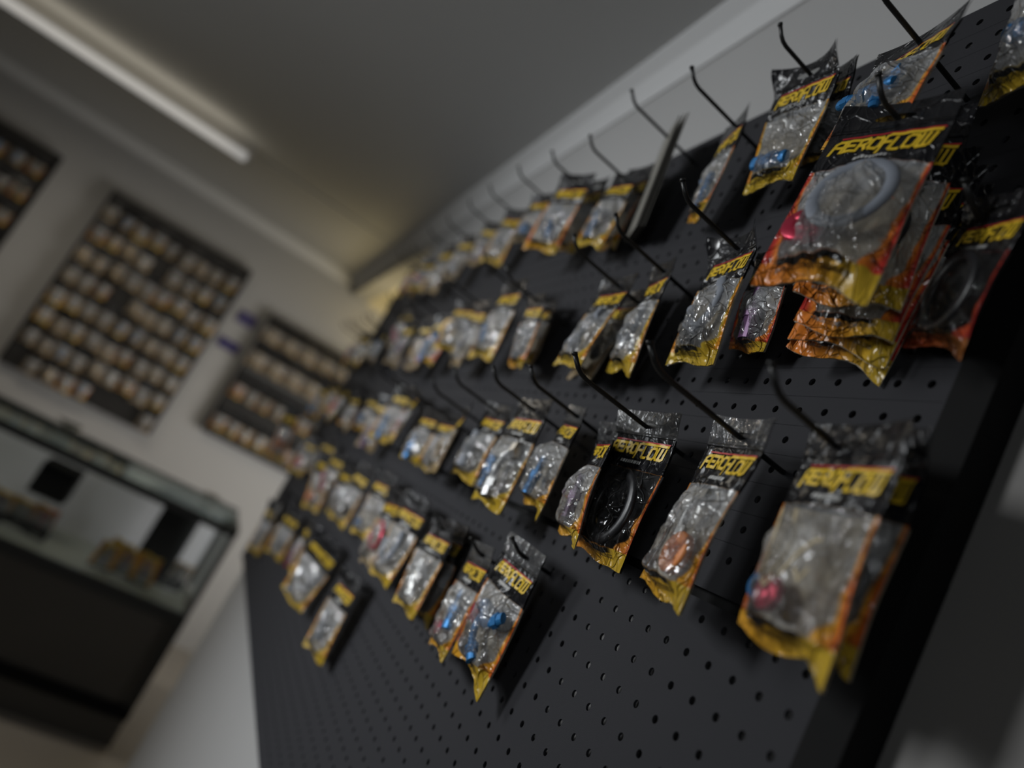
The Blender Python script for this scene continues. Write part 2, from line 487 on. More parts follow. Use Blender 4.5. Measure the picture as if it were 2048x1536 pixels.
Z_TOP, Z_SEAM, Z_BOT, X_NEAR, X_FAR = 0.593, 0.041, -0.512, -0.297, 2.06
cols = [PITCH * k for k in range(-11, 81)]
struct('near_shade_panel', MB().box(-1.6, X_NEAR - 0.0275, YW + 0.0005, YW + 0.008, 0.0, CEIL), M['taupe'], 'added taupe panel standing in for shade beside the near end of the pegboard')  # added dark sheet, its colour stands for shade on the wall
board = tag(empty('pegboard', (0, 0, ZO)), 'long charcoal metal pegboard on the partition wall carrying rows of bagged parts', 'pegboard')
holed_panel(cols, [PITCH * (7.77 + k * 0.99) for k in range(-5, 16)], X_NEAR, X_FAR, Z_SEAM + 0.005, Z_TOP).build('upper_panel', M['board'], board)
holed_panel(cols, [PITCH * k for k in range(1, -20, -1)], X_NEAR, X_FAR, Z_BOT, Z_SEAM - 0.005).build('lower_panel', M['board'], board)
MB().box(X_NEAR, X_FAR, -0.024, -0.008, Z_SEAM - 0.0048, Z_SEAM + 0.0048).build('centre_rail', M['blackmetal'], board)
MB().box(X_NEAR - 0.027, X_NEAR - 0.0005, -0.027, 0.004, Z_BOT, Z_TOP).build('end_post', M['blackmetal'], board)
MB().box(X_FAR + 0.0005, X_FAR + 0.012, -0.027, 0.004, Z_BOT, Z_TOP).build('end_post', M['blackmetal'], board)

# ------------------------------------------------------------------ bags
BW, BH, BTOP = 0.085, 0.125, 0.014   # pouch width, height, and the slot below its upper edge


class Pouch:
    def __init__(s, seed, thick=0.014, curl=0.0, sway=0.0, tail=0.0, ridges=5):
        rnd = random.Random(seed)
        s.thick, s.curl, s.sway, s.tail = thick, curl, sway, tail
        s.ph = [rnd.uniform(0, 6.28) for _ in range(8)]
        s.rid = []
        for _ in range(ridges):
            a = rnd.uniform(0, math.pi)
            s.rid.append((rnd.uniform(0.2, 0.8), rnd.uniform(0.42, 0.85), math.cos(a), math.sin(a), rnd.uniform(0.0012, 0.0030) * rnd.choice((1, 1, -1)), rnd.uniform(0.12, 0.3)))

    @staticmethod
    def ss(x, a, b):
        t = min(1, max(0, (x - a) / (b - a)))
        return t * t * (3 - 2 * t)

    def edge(s, u, v):
        """wavy outline: the pouch is never a perfect rectangle"""
        w = 1 + 0.015 * math.sin(9 * v + s.ph[0]) - 0.05 * s.ss(v, 0.3, 0.8) * s.thick / 0.014
        x = (0.5 - u) * BW * w
        z = BTOP - v * BH - 0.003 * s.ss(v, 0.9, 1) * math.sin(7 * u + s.ph[1])
        if s.tail:
            z -= s.tail * s.ss(v, 0.92, 1) * s.ss(u, 0.70, 1.0)
        return x, z

    def bend(s, u, v):
        y = s.curl * (1 - s.ss(v, 0.0, 0.22)) * (abs(u - 0.5) * 2) ** 2
        y += s.sway * v * v + 0.0022 * math.sin(4.2 * v + 2.2 * u + s.ph[2]) + 0.0016 * math.sin(7 * u + s.ph[3]) * s.ss(v, 0.3, 0.5)
        return y

    def puff(s, u, v):
        a = max(0.0, math.sin(math.pi * min(1, max(0, (u - 0.09) / 0.82)))) ** 0.85
        b = s.ss(v, 0.30, 0.58) * (1 - s.ss(v, 0.90, 0.985))
        return s.thick * a * b

    def front(s, u, v, o=0.0):
        x, z = s.edge(u, v)
        y = s.bend(u, v) + s.puff(u, v)
        body = s.ss(v, 0.36, 0.48) * (1 - s.ss(v, 0.88, 0.97)) * (1 - s.ss(abs(u - 0.5), 0.36, 0.5))
        wr = 0.0010 * math.sin(23 * u + 11 * v + s.ph[4]) + 0.0008 * math.sin(31 * v - 13 * u + s.ph[5])
        for (cu, cv, ca, sa, hgt, ln) in s.rid:
            du, dv = u - cu, (v - cv) * 1.47
            along, across = du * ca + dv * sa, -du * sa + dv * ca
            wr += hgt * math.exp(-abs(across) / 0.018) * math.exp(-(along / ln) ** 2)
        hd = 0.0005 * math.sin(40 * u + s.ph[6]) * s.ss(v, 0.1, 0.3)
        return (x, y + wr * body + hd + 0.0004 + o, z)

    def back(s, u, v):
        x, z = s.edge(u, v)
        return (x, s.bend(u, v) - 0.0012 - 0.25 * s.puff(u, v), z)


def grid(fn, nu, nv):
    mb = MB()
    mb.uv = []
    for j in range(nv + 1):
        for i in range(nu + 1):
            u, v = i / nu, j / nv
            mb.v.append(fn(u, v))
            mb.uv.append((u, v))
    for j in range(nv):
        for i in range(nu):
            a = j * (nu + 1) + i
            mb.f.append((a, a + nu + 1, a + nu + 2, a + 1))
    mb.mi = [0] * len(mb.f)
    return mb


# lettering: strokes in a 1 x 1 cell (x right, y up), squared italic capitals
GL = {'A': [[(0.0, -0.22), (0.0, 0.75), (0.22, 1.0), (0.80, 1.0), (0.80, 0.0)], [(0.0, 0.45), (0.80, 0.45)]],
      'E': [[(0.85, 1.0), (0.0, 1.0), (0.0, 0.0), (0.85, 0.0)], [(0.0, 0.5), (0.70, 0.5)]],
      'R': [[(0.0, 0.0), (0.0, 1.0), (0.62, 1.0), (0.80, 0.82), (0.80, 0.62), (0.62, 0.47), (0.0, 0.47)], [(0.45, 0.47), (0.80, 0.0)]],
      'O': [[(0.15, 0.0), (0.0, 0.18), (0.0, 0.82), (0.15, 1.0), (0.65, 1.0), (0.80, 0.82), (0.80, 0.18), (0.65, 0.0), (0.15, 0.0)]],
      'F': [[(0.0, -0.45), (0.0, 1.0), (0.25, 1.12), (4.25, 1.12)], [(0.0, 0.42), (0.62, 0.42)]],
      'L': [[(0.0, 0.80), (0.0, -0.22), (0.15, -0.30), (0.75, -0.30)]],
      'W': [[(0.0, 0.80), (0.0, -0.18), (0.15, -0.30), (0.85, -0.30), (1.0, -0.18), (1.0, 0.80)], [(0.5, 0.80), (0.5, -0.25)]],
      'Q': [[(0.15, -0.30), (0.0, -0.12), (0.0, 0.62), (0.15, 0.80), (0.65, 0.80), (0.80, 0.62), (0.80, -0.12), (0.65, -0.30), (0.15, -0.30)]]}


def logo_quads():
    """2-D quads of the word mark, x 0..1"""
    out = []
    x = 0.0
    th = 0.130
    for ch in 'AEROFLQW':
        for pl in GL[ch]:
            for (a, b) in zip(pl[:-1], pl[1:]):
                a, b = Vector((a[0] + x, a[1])), Vector((b[0] + x, b[1]))
                dd = (b - a).normalized()
                nn = Vector((-dd.y, dd.x)) * th
                a2, b2 = a - dd * th * 0.9, b + dd * th * 0.9
                n = max(1, int((b2 - a2).length / 0.35))
                for k in range(n):
                    p, q2 = a2.lerp(b2, k / n), a2.lerp(b2, (k + 1) / n)
                    out.append([p - nn, q2 - nn, q2 + nn, p + nn])
        x += {'F': 0.92, 'W': 1.0}.get(ch, 1.10)
    W = x + 0.15
    return [[((p.x + 0.28 * p.y + 0.1) / (W + 0.25), p.y) for p in q2] for q2 in out]


LOGO = logo_quads()


def text_polys(s):
    cu = bpy.data.curves.new('t', 'FONT')
    cu.body = s
    cu.resolution_u = 2
    o = bpy.data.objects.new('t', cu)
    COL.objects.link(o)
    dg = bpy.context.evaluated_depsgraph_get()
    me = o.evaluated_get(dg).to_mesh()
    vs = [(v.co.x, v.co.y) for v in me.vertices]
    fs = [tuple(p.vertices) for p in me.polygons]
    bpy.data.objects.remove(o)
    bpy.data.curves.remove(cu)
    x0, x1 = min(p[0] for p in vs), max(p[0] for p in vs)
    return [((p[0] - x0) / (x1 - x0), p[1]) for p in vs], fs, x1 - x0


TXT_WEB = text_polys('www.aeroflowperformance.com')
TXT_PN = text_polys('AF521-06')


def put_text(po, txt, u0, u1, v0, o=0.0005, slant=0.15):
    vs, fs, w = txt
    k = (u1 - u0) * BW / w          # metres per font unit
    mb = MB()
    mb.add([po.front(u0 + (u1 - u0) * x + slant * y * k / BW, v0 - y * k / BH, o) for x, y in vs], fs)
    return mb


def put_logo(po, u0=0.09, u1=0.93, v0=0.292, hgt=0.064, o=0.0007):
    mb = MB()
    for q2 in LOGO:
        mb.add([po.front(u0 + (u1 - u0) * x, v0 - y * hgt, o) for x, y in q2], [(0, 1, 2, 3)])
    return mb


def put_strip(po, u0, u1, va, vb, o, n=10):
    mb = MB()
    vs = []
    for i in range(n + 1):
        u = u0 + (u1 - u0) * i / n
        vs += [po.front(u, va, o), po.front(u, vb, o)]
    mb.add(vs, [(2 * i, 2 * i + 1, 2 * i + 3, 2 * i + 2) for i in range(n)])
    return mb


def marks(po, seed):
    """a short row of small white print too small to read"""
    rnd = random.Random(seed)
    mb = MB()
    u = 0.34
    while u < 0.62:
        w = rnd.uniform(0.016, 0.03)
        mb.add([po.front(u, 0.362, 0.0006), po.front(u, 0.340, 0.0006), po.front(u + w, 0.340, 0.0006), po.front(u + w, 0.362, 0.0006)], [(0, 1, 2, 3)])
        u += w + 0.009
    return mb


# what is inside the pouches
def hexprism(mb, c, axis, r, l):
    a = Vector(axis).normalized()
    mb.tube([Vector(c) - a * l / 2, Vector(c) + a * l / 2], r, 6)


def fit_mesh(kind):
    mb = MB()
    if kind == 'union':
        mb.tube([(0, 0, -0.026), (0, 0, -0.024), (0, 0, -0.012), (0, 0, -0.011), (0, 0, 0.012), (0, 0, 0.013), (0, 0, 0.024), (0, 0, 0.026)],
                [0.006, 0.0072, 0.0072, 0.006, 0.006, 0.0078, 0.0078, 0.0065], 16)
        hexprism(mb, (0, 0, -0.002), (0, 0, 1), 0.0098, 0.011)
        hexprism(mb, (0, 0, 0.017), (0, 0, 1), 0.0092, 0.006)
    elif kind == 'elbow':
        pts = [(-0.020, 0, 0.014), (-0.012, 0, 0.014)] + [(-0.012 + 0.020 * math.sin(a), 0, -0.006 + 0.020 * math.cos(a)) for a in (0.3, 0.6, 0.9, 1.2, 1.57)] + [(0.008, 0, -0.016), (0.008, 0, -0.022)]
        mb.tube(pts, 0.0062, 14)
        hexprism(mb, (-0.020, 0, 0.014), (1, 0, 0), 0.0098, 0.010)
        hexprism(mb, (0.008, 0, -0.019), (0, 0, 1), 0.0098, 0.010)
        mb.tube([(0.008, 0, -0.024), (0.008, 0, -0.034)], [0.0078, 0.0072], 14)
    elif kind == 'cap':
        mb.tube([(0, -0.006, 0), (0, 0.004, 0), (0, 0.006, 0), (0, 0.006, 0), (0, 0.002, 0)], [0.017, 0.017, 0.0155, 0.008, 0.007], 24)
        mb.tube([(0.004, 0.002, 0.008), (0.004, 0.0075, 0.008)], 0.005, 14)
    elif kind == 'disc':
        mb.tube([(0, -0.004, 0), (0, 0.003, 0), (0, 0.005, 0), (0, 0.005, 0), (0, 0.001, 0)], [0.012, 0.012, 0.0105, 0.006, 0.005], 20)
    elif kind == 'ring':
        mb.tube([(0.021 * math.cos(a), 0, 0.024 * math.sin(a)) for a in np.linspace(0, 6.283, 25)], 0.0042, 10, caps=False)
    elif kind == 'wires':
        for (a, b, c) in (((0.010, 0, -0.016), (0.013, 0, 0.004), (0.016, 0, 0.026)), ((0.008, 0, -0.017), (-0.001, 0, -0.002), (-0.004, 0, 0.012)), ((0.006, 0, -0.018), (-0.004, 0, -0.008), (-0.012, 0, 0.004)),
                          ((-0.012, 0, 0.004), (-0.020, 0, 0.012), (-0.026, 0, 0.014)), ((-0.004, 0, 0.012), (0.002, 0, 0.020), (0.004, 0, 0.027)), ((-0.014, 0, -0.004), (-0.020, 0, -0.010), (-0.024, 0, -0.002))):
            mb.tube([a, [(p + q3) / 2 for p, q3 in zip(a, b)], b, [(p + q3) / 2 for p, q3 in zip(b, c)], c], 0.0009, 8)
    elif kind == 'hose':
        mb.tube([(-0.018, 0, 0.026), (-0.020, 0, 0.010), (-0.012, 0, -0.010), (0.004, 0, -0.018), (0.018, 0, -0.006), (0.020, 0, 0.014)], 0.0062, 12)
    else:
        mb.tube([(0, 0, -0.022), (0, 0, 0.0), (0, 0, 0.002), (0, 0, 0.022)], [0.0085, 0.0085, 0.006, 0.006], 14)
        hexprism(mb, (0, 0, 0), (0, 0, 1), 0.0105, 0.008)
    return mb


FITMESH = {}


def fit_data(kind, color):
    if (kind, color) not in FITMESH:
        FITMESH[(kind, color)] = fit_mesh(kind).mesh('fitting', [FIT[color]], kind in ('cap', 'disc', 'ring', 'hose', 'wires'))
    return FITMESH[(kind, color)]


# pouch mesh sets: shared by many bags
SETS = {}


def pouch_set(key, seed, hero, thick, curl=0.0, sway=0.0, tail=0.0, pn=False):
    if key in SETS:
        return SETS[key]
    po = Pouch(seed, thick, curl, sway, tail, 7 if hero else 4)
    nu, nv = (40, 60) if hero else (18, 26)
    d = {'po': po, 'front': grid(po.front, nu, nv), 'back': grid(po.back, 10, 14), 'logo': put_logo(po).mesh('logo', [M['logo']]),
         'stripe': put_strip(po, 0.14, 0.97, 0.204, 0.212, 0.0008).mesh('logo_stripe', [M['logored']]),
         'web': put_text(po, TXT_WEB, 0.16, 0.80, 0.958).mesh('web_address', [M['ink']]),
         'pn': (put_text(po, TXT_PN, 0.24, 0.62, 0.362) if pn else marks(po, seed)).mesh('part_number', [M['white']])}
    d['back_mesh'] = {}
    d['front_mesh'] = {}
    SETS[key] = d
    return d


def make_bag(loc, rot, W, H, flav, sset, fits=(), label='', group=None, back='sheet', detail=True, name='parts_bag'):
    root = empty(name, loc)
    root.rotation_mode = 'XYZ'
    root.rotation_euler = rot
    sx, sz = W / BW, H / BH
    root.scale = (sx, 1.0, sz)
    tag(root, label, 'bag', group)
    if flav not in sset['front_mesh']:
        sset['front_mesh'][flav] = sset['front'].mesh('front_film', [FILM[flav]], True)
    if back not in sset['back_mesh']:
        sset['back_mesh'][back] = sset['back'].mesh('back_sheet', [M[back]], True)
    link('front_film', sset['front_mesh'][flav], root)
    link('back_sheet', sset['back_mesh'][back], root)
    link('logo', sset['logo'], root)
    if detail:
        link('logo_stripe', sset['stripe'], root)
        link('part_number', sset['pn'], root)
        link('web_address', sset['web'], root)
    po = sset['po']
    for (kind, color, u, v, spin, sc) in fits:
        o = link('fitting', fit_data(kind, color), root)
        fx, fy, fz = po.front(u, v)
        bx, by, bz = po.back(u, v)
        o.location = (fx, by + (fy - by) * (0.9 if kind == 'wires' else 0.58), fz)
        o.rotation_euler = (0, spin, 0)
        o.scale = (sc / sx, 0.62 * sc, sc / sz)
    return root


def euler_of(yaw, pitch, roll):
    m = Matrix.Rotation(yaw, 3, 'Z') @ Matrix.Rotation(pitch, 3, 'X') @ Matrix.Rotation(roll, 3, 'Y')
    return m.to_euler('XYZ')


# key: x, y, z, yaw, pitch, roll, width, height  (metres from the board's zero point)
FITS = {
 'A0':(-0.300,0.052,0.545,-0.300,-0.100,-0.300,0.090,0.128),
 'A1':(-0.203,0.066,0.485,-0.128,0.113,-0.095,0.097,0.100),
 'A2':(-0.052,0.051,0.535,-0.040,-0.109,-0.076,0.089,0.131),
 'A2b':(-0.072,0.036,0.537,-0.251,-0.221,-0.320,0.082,0.092),
 'A3':(0.054,0.045,0.518,-0.311,-0.038,-0.140,0.080,0.124),
 'A4':(0.215,0.051,0.560,-0.352,-0.120,-0.130,0.084,0.153),
 'A5':(0.287,0.048,0.514,0.063,0.005,-0.191,0.085,0.118),
 'A5b':(0.296,0.029,0.538,-0.073,-0.095,-0.167,0.081,0.126),
 'A6':(0.444,0.066,0.544,0.317,-0.069,-0.061,0.085,0.142),
 'A6b':(0.438,0.034,0.556,0.056,-0.087,-0.128,0.082,0.132),
 'A7':(0.784,0.049,0.575,0.270,-0.094,-0.103,0.084,0.126),
 'A8':(0.920,0.048,0.575,0.165,-0.059,-0.161,0.085,0.108),
 'A9':(1.261,0.052,0.578,0.195,-0.093,0.020,0.087,0.146),
 'B0':(-0.306,0.036,0.325,-0.364,-0.086,-0.300,0.077,0.103),
 'B1':(-0.237,0.080,0.387,0.375,0.173,0.065,0.081,0.170),
 'B1b':(-0.227,0.053,0.401,0.469,0.064,0.054,0.074,0.165),
 'B2':(-0.066,0.047,0.334,-0.069,-0.056,0.012,0.075,0.131),
 'B2b':(-0.116,0.036,0.320,-0.249,-0.143,-0.173,0.075,0.091),
 'B3':(0.044,0.048,0.324,-0.217,-0.060,-0.129,0.080,0.128),
 'B4':(0.134,0.049,0.318,-0.037,0.075,-0.051,0.085,0.125),
 'B4b':(0.165,0.016,0.322,-0.057,0.050,-0.060,0.085,0.126),
 'B5':(0.337,0.058,0.310,-0.093,-0.129,-0.092,0.082,0.107),
 'B5b':(0.383,0.022,0.330,-0.120,-0.050,-0.088,0.084,0.103),
 'B6':(0.503,0.052,0.358,0.109,-0.031,-0.010,0.087,0.145),
 'B7':(0.629,0.050,0.334,-0.032,-0.047,-0.092,0.086,0.130),
 'B8':(0.853,0.048,0.324,0.251,-0.006,-0.027,0.086,0.111),
 'B9':(1.326,0.049,0.386,0.210,-0.131,-0.043,0.086,0.116),
 'C6':(-0.309,0.065,0.145,-0.174,-0.037,-0.010,0.085,0.131),
 'C6b':(-0.301,0.042,0.153,-0.204,-0.092,-0.043,0.085,0.130),
 'C5':(-0.191,0.049,0.149,-0.166,0.018,-0.040,0.078,0.138),
 'C4':(-0.065,0.045,0.148,0.015,-0.054,0.027,0.094,0.134),
 'C4b':(-0.030,0.058,0.132,-0.311,-0.094,-0.073,0.084,0.111),
 'C3':(0.068,0.048,0.148,-0.189,0.006,-0.107,0.084,0.115),
 'C2':(0.159,0.057,0.145,0.043,0.032,0.014,0.091,0.134),
 'C2b':(0.303,0.044,0.141,0.039,0.036,-0.025,0.087,0.110),
 'C1a':(0.582,0.047,0.117,0.102,-0.007,-0.002,0.086,0.094),
 'C1b':(0.470,0.047,0.115,0.026,-0.054,0.014,0.086,0.095),
 'C0':(0.851,0.050,0.153,0.234,0.017,0.033,0.087,0.125),
 'Cx1':(1.120,0.047,0.128,0.153,-0.029,0.011,0.086,0.093),
 'Cx2':(1.355,0.047,0.123,0.195,-0.053,0.028,0.086,0.094),
 'Cx3':(1.791,0.047,0.134,0.311,-0.058,0.006,0.086,0.088),
 'D1':(0.054,0.034,-0.003,0.092,-0.000,-0.050,0.087,0.133),
 'D2':(0.147,0.033,-0.026,-0.108,0.025,0.070,0.084,0.123),
 'D3':(0.292,0.036,-0.028,0.070,0.034,0.064,0.084,0.122),
 'D3b':(0.300,0.016,-0.024,0.040,-0.003,0.069,0.084,0.128),
 'D4':(0.454,0.034,-0.022,0.157,-0.004,0.015,0.091,0.133),
 'D4b':(0.555,0.040,-0.031,0.023,-0.050,0.083,0.089,0.126),
 'D5':(0.689,0.034,-0.015,0.207,-0.023,0.044,0.089,0.122),
 'D6':(1.023,0.034,-0.045,0.205,-0.148,0.039,0.088,0.116),
 'D7':(1.300,0.040,-0.054,0.418,-0.110,0.097,0.089,0.150),
 'D8':(1.706,0.034,-0.047,0.401,0.128,0.031,0.089,0.120),
 'D8b':(1.429,0.033,-0.020,0.323,0.061,0.029,0.088,0.104),
 'D9':(2.002,0.112,0.003,0.536,-0.150,0.092,0.086,0.191),
 'E1':(0.576,0.034,-0.183,0.212,-0.036,0.039,0.088,0.138),
 'E2':(0.829,0.038,-0.181,0.531,-0.046,-0.141,0.093,0.145),
 'E3':(1.361,0.036,-0.224,0.417,-0.062,0.041,0.089,0.129),
 'E4':(1.765,0.035,-0.279,0.321,-0.066,0.102,0.088,0.164),
}
ROWNAME = {'A': 'top row', 'B': 'second row', 'C': 'third row', 'D': 'fourth row', 'E': 'lowest row'}
ORD = ['nearest', 'second', 'third', 'fourth', 'fifth', 'sixth', 'seventh', 'eighth', 'ninth', 'tenth', 'eleventh', 'twelfth', 'thirteenth', 'fourteenth', 'fifteenth', 'sixteenth', 'seventeenth', 'eighteenth', 'nineteenth', 'twentieth', 'twenty-first', 'twenty-second', 'twenty-third', 'twenty-fourth', 'twenty-fifth', 'twenty-sixth']
FLAVNAME = {'o': 'orange-edged', 'y': 'yellow-edged', 'b': 'beige-edged', 'r': 'red-edged', 'oc': 'orange-edged', 'lo': 'orange-edged', 'rk': 'red-edged', 'k': 'dark flame-edged', 'w': 'cloudy'}
# key: film, thickness, fittings (kind, colour, u, v, spin, scale), extra
LOOK = {
 'A0': ('y', 0.014, [('union', 'blue', 0.5, 0.7, 1.3, 1.0)]),
 'A1': ('o', 0.013, [('union', 'blue', 0.42, 0.66, 1.45, 0.9), ('elbow', 'blue', 0.64, 0.70, 0.4, 0.7)]),
 'A2': ('y', 0.012, [('union', 'blue', 0.42, 0.80, 1.5, 1.0)]),
 'A2b': ('o', 0.006, []),
 'A3': ('o', 0.012, [('union', 'blue', 0.5, 0.75, 0.2, 0.9)]),
 'A5': ('y', 0.012, [('union', 'blue', 0.45, 0.74, 0.3, 0.9), ('disc', 'black', 0.6, 0.62, 0, 0.9)]),
 'A5b': ('o', 0.012, [('disc', 'blue', 0.3, 0.45, 0, 0.8)]),
 'A6': ('o', 0.014, [('ring', 'grey', 0.5, 0.65, 0, 1.0), ('plug', 'blue', 0.55, 0.74, 0.5, 0.8)]),
 'A6b': ('o', 0.012, []),
 'B0': ('rk', 0.012, [('ring', 'black', 0.5, 0.65, 0, 1.0)]),
 'B1': ('r', 0.016, [('cap', 'red', 0.24, 0.74, 0, 0.85), ('ring', 'grey', 0.55, 0.60, 0.2, 1.1)]),
 'B1b': ('r', 0.010, [('ring', 'black', 0.5, 0.65, 0, 1.0)]),
 'B2': ('y', 0.015, [('hose', 'grey', 0.55, 0.64, 0.3, 0.95), ('union', 'black', 0.32, 0.80, 0.9, 0.8), ('disc', 'blue', 0.42, 0.84, 0, 0.4)]),
 'B2b': ('r', 0.010, [('plug', 'purple', 0.5, 0.65, 0.2, 1.1)]),
 'B3': ('y', 0.012, [('hose', 'grey', 0.5, 0.66, 0.2, 0.9)]),
 'B4': ('y', 0.013, [('elbow', 'grey', 0.5, 0.62, 0.2, 1.0), ('disc', 'blue', 0.35, 0.82, 0, 0.5)]),
 'B5': ('o', 0.013, [('ring', 'grey', 0.5, 0.68, 0, 0.9)]),
 'B6': ('w', 0.013, [('plug', 'blue', 0.4, 0.72, 0.6, 0.9)]),
 'B8': ('r', 0.014, [('elbow', 'blue', 0.45, 0.66, 0.2, 1.1)]),
 'C6': ('lo', 0.017, [('disc', 'blue', 0.17, 0.80, 0, 0.62), ('cap', 'red', 0.34, 0.81, 0, 0.62), ('wires', 'tan', 0.50, 0.66, 0.0, 1.0)]),
 'C6b': ('o', 0.012, [('ring', 'black', 0.5, 0.66, 0, 1.2)]),
 'C5': ('oc', 0.015, [('cap', 'orange', 0.60, 0.785, 0.2, 0.90), ('elbow', 'silver', 0.5, 0.58, 0.3, 0.7)]),
 'C4': ('k', 0.013, [('ring', 'black', 0.5, 0.66, 0, 1.25), ('disc', 'brass', 0.25, 0.80, 0, 0.5)]),
 'C4b': ('oc', 0.016, [('plug', 'purple', 0.5, 0.68, 0.2, 0.95)]),
 'C3': ('oc', 0.016, [('plug', 'blue', 0.5, 0.74, 0.1, 0.95)]),
 'C2': ('y', 0.015, [('elbow', 'silver', 0.6, 0.66, 0.3, 1.1), ('union', 'blue', 0.25, 0.74, 0.2, 0.8)]),
 'C2b': ('w', 0.014, [('plug', 'grey', 0.5, 0.66, 0.2, 1.2)]),
 'C1a': ('y', 0.013, [('plug', 'blue', 0.5, 0.76, 0.1, 1.0)]),
 'C0': ('y', 0.013, [('union', 'blue', 0.5, 0.78, 0.2, 1.0)]),
 'D1': ('oc', 0.016, [('elbow', 'blue', 0.62, 0.60, 2.2, 0.78), ('disc', 'red', 0.27, 0.63, 0, 1.05), ('elbow', 'blue', 0.50, 0.73, 0.9, 0.86)]),
 'D2': ('oc', 0.015, [('plug', 'blue', 0.6, 0.62, 0.3, 1.0), ('cap', 'red', 0.3, 0.82, 0, 0.5)]),
 'D3': ('w', 0.015, [('plug', 'silver', 0.5, 0.66, 0.3, 1.1)]),
 'D3b': ('o', 0.012, []),
 'D4': ('w', 0.014, [('hose', 'grey', 0.5, 0.66, 0.2, 1.1)]),
 'D5': ('w', 0.013, [('disc', 'blue', 0.3, 0.84, 0, 0.7)]),
 'D7': ('w', 0.013, [('disc', 'orange', 0.4, 0.80, 0, 1.2)]),
 'D8': ('w', 0.013, [('cap', 'red', 0.5, 0.72, 0, 1.0)]),
 'D9': ('o', 0.015, [('cap', 'orange', 0.5, 0.70, 0, 1.2)]),
 'E1': ('w', 0.014, [('plug', 'grey', 0.5, 0.66, 0.1, 1.1)]),
 'E2': ('w', 0.016, [('hose', 'silver', 0.5, 0.66, 0.1, 1.1), ('disc', 'blue', 0.2, 0.92, 0, 0.5)]),
 'E3': ('w', 0.014, [('plug', 'silver', 0.5, 0.66, 0.1, 1.1)]),
}
DESC = {  # what singles the near bags out; the rest are told apart by colour and place in the row
 'A0': 'dim yellow-edged bag with a blue fitting at the near upper end of the board',
 'A1': 'bag with two blue fittings seen from below, nearest but one in top row',
 'A2': 'yellow-edged bag with a blue fitting and folded black top flap in top row',
 'A2b': 'dark bag hanging behind the yellow-edged bag with the folded flap',
 'A3': 'slim orange-edged bag seen edge-on below a bare hook end in top row',
 'A5b': 'bag tucked behind the yellow-edged bag beside the grey card',
 'A6': 'bag with a blue-grey ring, standing up clear against the wall in top row',
 'A6b': 'orange-edged bag hidden behind the bag with the blue-grey ring',
 'B0': 'red-edged bag in deep shadow near the end post of the board',
 'B1': 'big blurred red-edged bag with a red cap, closest to the viewer',
 'B1b': 'red-edged bag directly behind the big blurred bag with the red cap',
 'B2': 'yellow-edged bag of dark hose fittings with a curled black top corner',
 'B2b': 'pink and red bag with a purple plug beside the dark hose fittings',
 'B3': 'narrow yellow-edged bag turned away, just beyond the dark hose fittings',
 'B4': 'yellow-edged bag with a bright yellow heading, resting against a bare hook',
 'B4b': 'bag hanging behind the yellow-edged bag with bright heading in second row',
 'B5': 'pointed orange-edged bag seen edge-on in second row',
 'B5b': 'dark orange-edged bag behind the pointed edge-on bag',
 'B8': 'blurred red-edged bag with a blue elbow in second row',
 'C6': 'large blurred bag with a red and blue fitting at the end of third row',
 'C6b': 'orange-edged bag behind the large bag with red and blue fitting',
 'C5': 'sharp orange-edged bag with an orange cap in third row',
 'C4': 'dark flame-edged bag in shadow with black contents in third row',
 'C4b': 'narrow bag with a purple plug, turned sideways before the dark flame bag',
 'C3': 'slim crinkled bag with a blue plug at its foot in third row',
 'C2': 'crinkled yellow-edged bag with silver and blue fittings in third row',
 'C2b': 'small cloudy bag with a grey plug behind the silver and blue fittings',
 'D1': 'sharp bag with two blue elbows and a red disc, lowest near the bare holes',
 'D2': 'bag with blue plug and red cap beside the bag of two blue elbows',
 'D3': 'cloudy bag with a silver plug, third from near end of fourth row',
 'D3b': 'brownish bag hanging behind the cloudy bag with a silver plug in fourth row',
 'D5': 'slim cloudy bag with a blue disc at its foot in fourth row',
 'D7': 'cloudy bag with an orange disc at its foot in fourth row',
 'D8': 'cloudy bag with a pink-red cap near the far end of fourth row',
 'D9': 'long orange bag hanging from the far end of the pegboard',
 'E1': 'cloudy bag in lowest row nearest the viewer with the longest drop',
 'E2': 'wide cloudy bag with silver hose and a blue tip in lowest row',
}
rng = random.Random(11)
# more bags on the hooks further along the board
FILL = {'A': [0.62, 1.08, 1.40, 1.52, 1.64], 'B': [0.74, 0.97, 1.09, 1.20, 1.44, 1.55, 1.66, 1.78, 1.90, 2.00],
        'C': [0.385, 0.71, 0.98, 1.24, 1.48, 1.60, 1.70, 1.90, 2.00], 'D': [0.84, 1.16, 1.56, 1.86], 'E': [1.10, 1.58]}
ROWZ = {'A': 0.568, 'B': 0.335, 'C': 0.135, 'D': -0.03, 'E': -0.20}
for rw, xs in FILL.items():
    for i, x in enumerate(xs):
        k = '%sf%d' % (rw, i)
        FITS[k] = (x, rng.uniform(0.046, 0.060) if rw in 'ABC' else rng.uniform(0.034, 0.044), ROWZ[rw] + rng.uniform(-0.012, 0.012), rng.uniform(-0.28, 0.34), rng.uniform(-0.1, 0.03), rng.uniform(-0.08, 0.08),
                   rng.uniform(0.078, 0.085), rng.uniform(0.102, 0.128))
for i in range(3):   # further bags deep on the hook behind the big red-edged bag
    FITS['B1%s' % 'cde'[i]] = (-0.232 + 0.002 * i, 0.0400 - 0.0125 * i, 0.375 - 0.004 * i, 0.40, 0.0, -0.02 - 0.05 * i, 0.074, 0.152 + 0.002 * i)
    LOOK['B1%s' % 'cde'[i]] = ('r', 0.004, [])
DESC['B1c'] = 'third red-edged bag on the crowded hook of the big blurred bag'
DESC['B1d'] = 'fourth red-edged bag on the crowded hook of the big blurred bag'
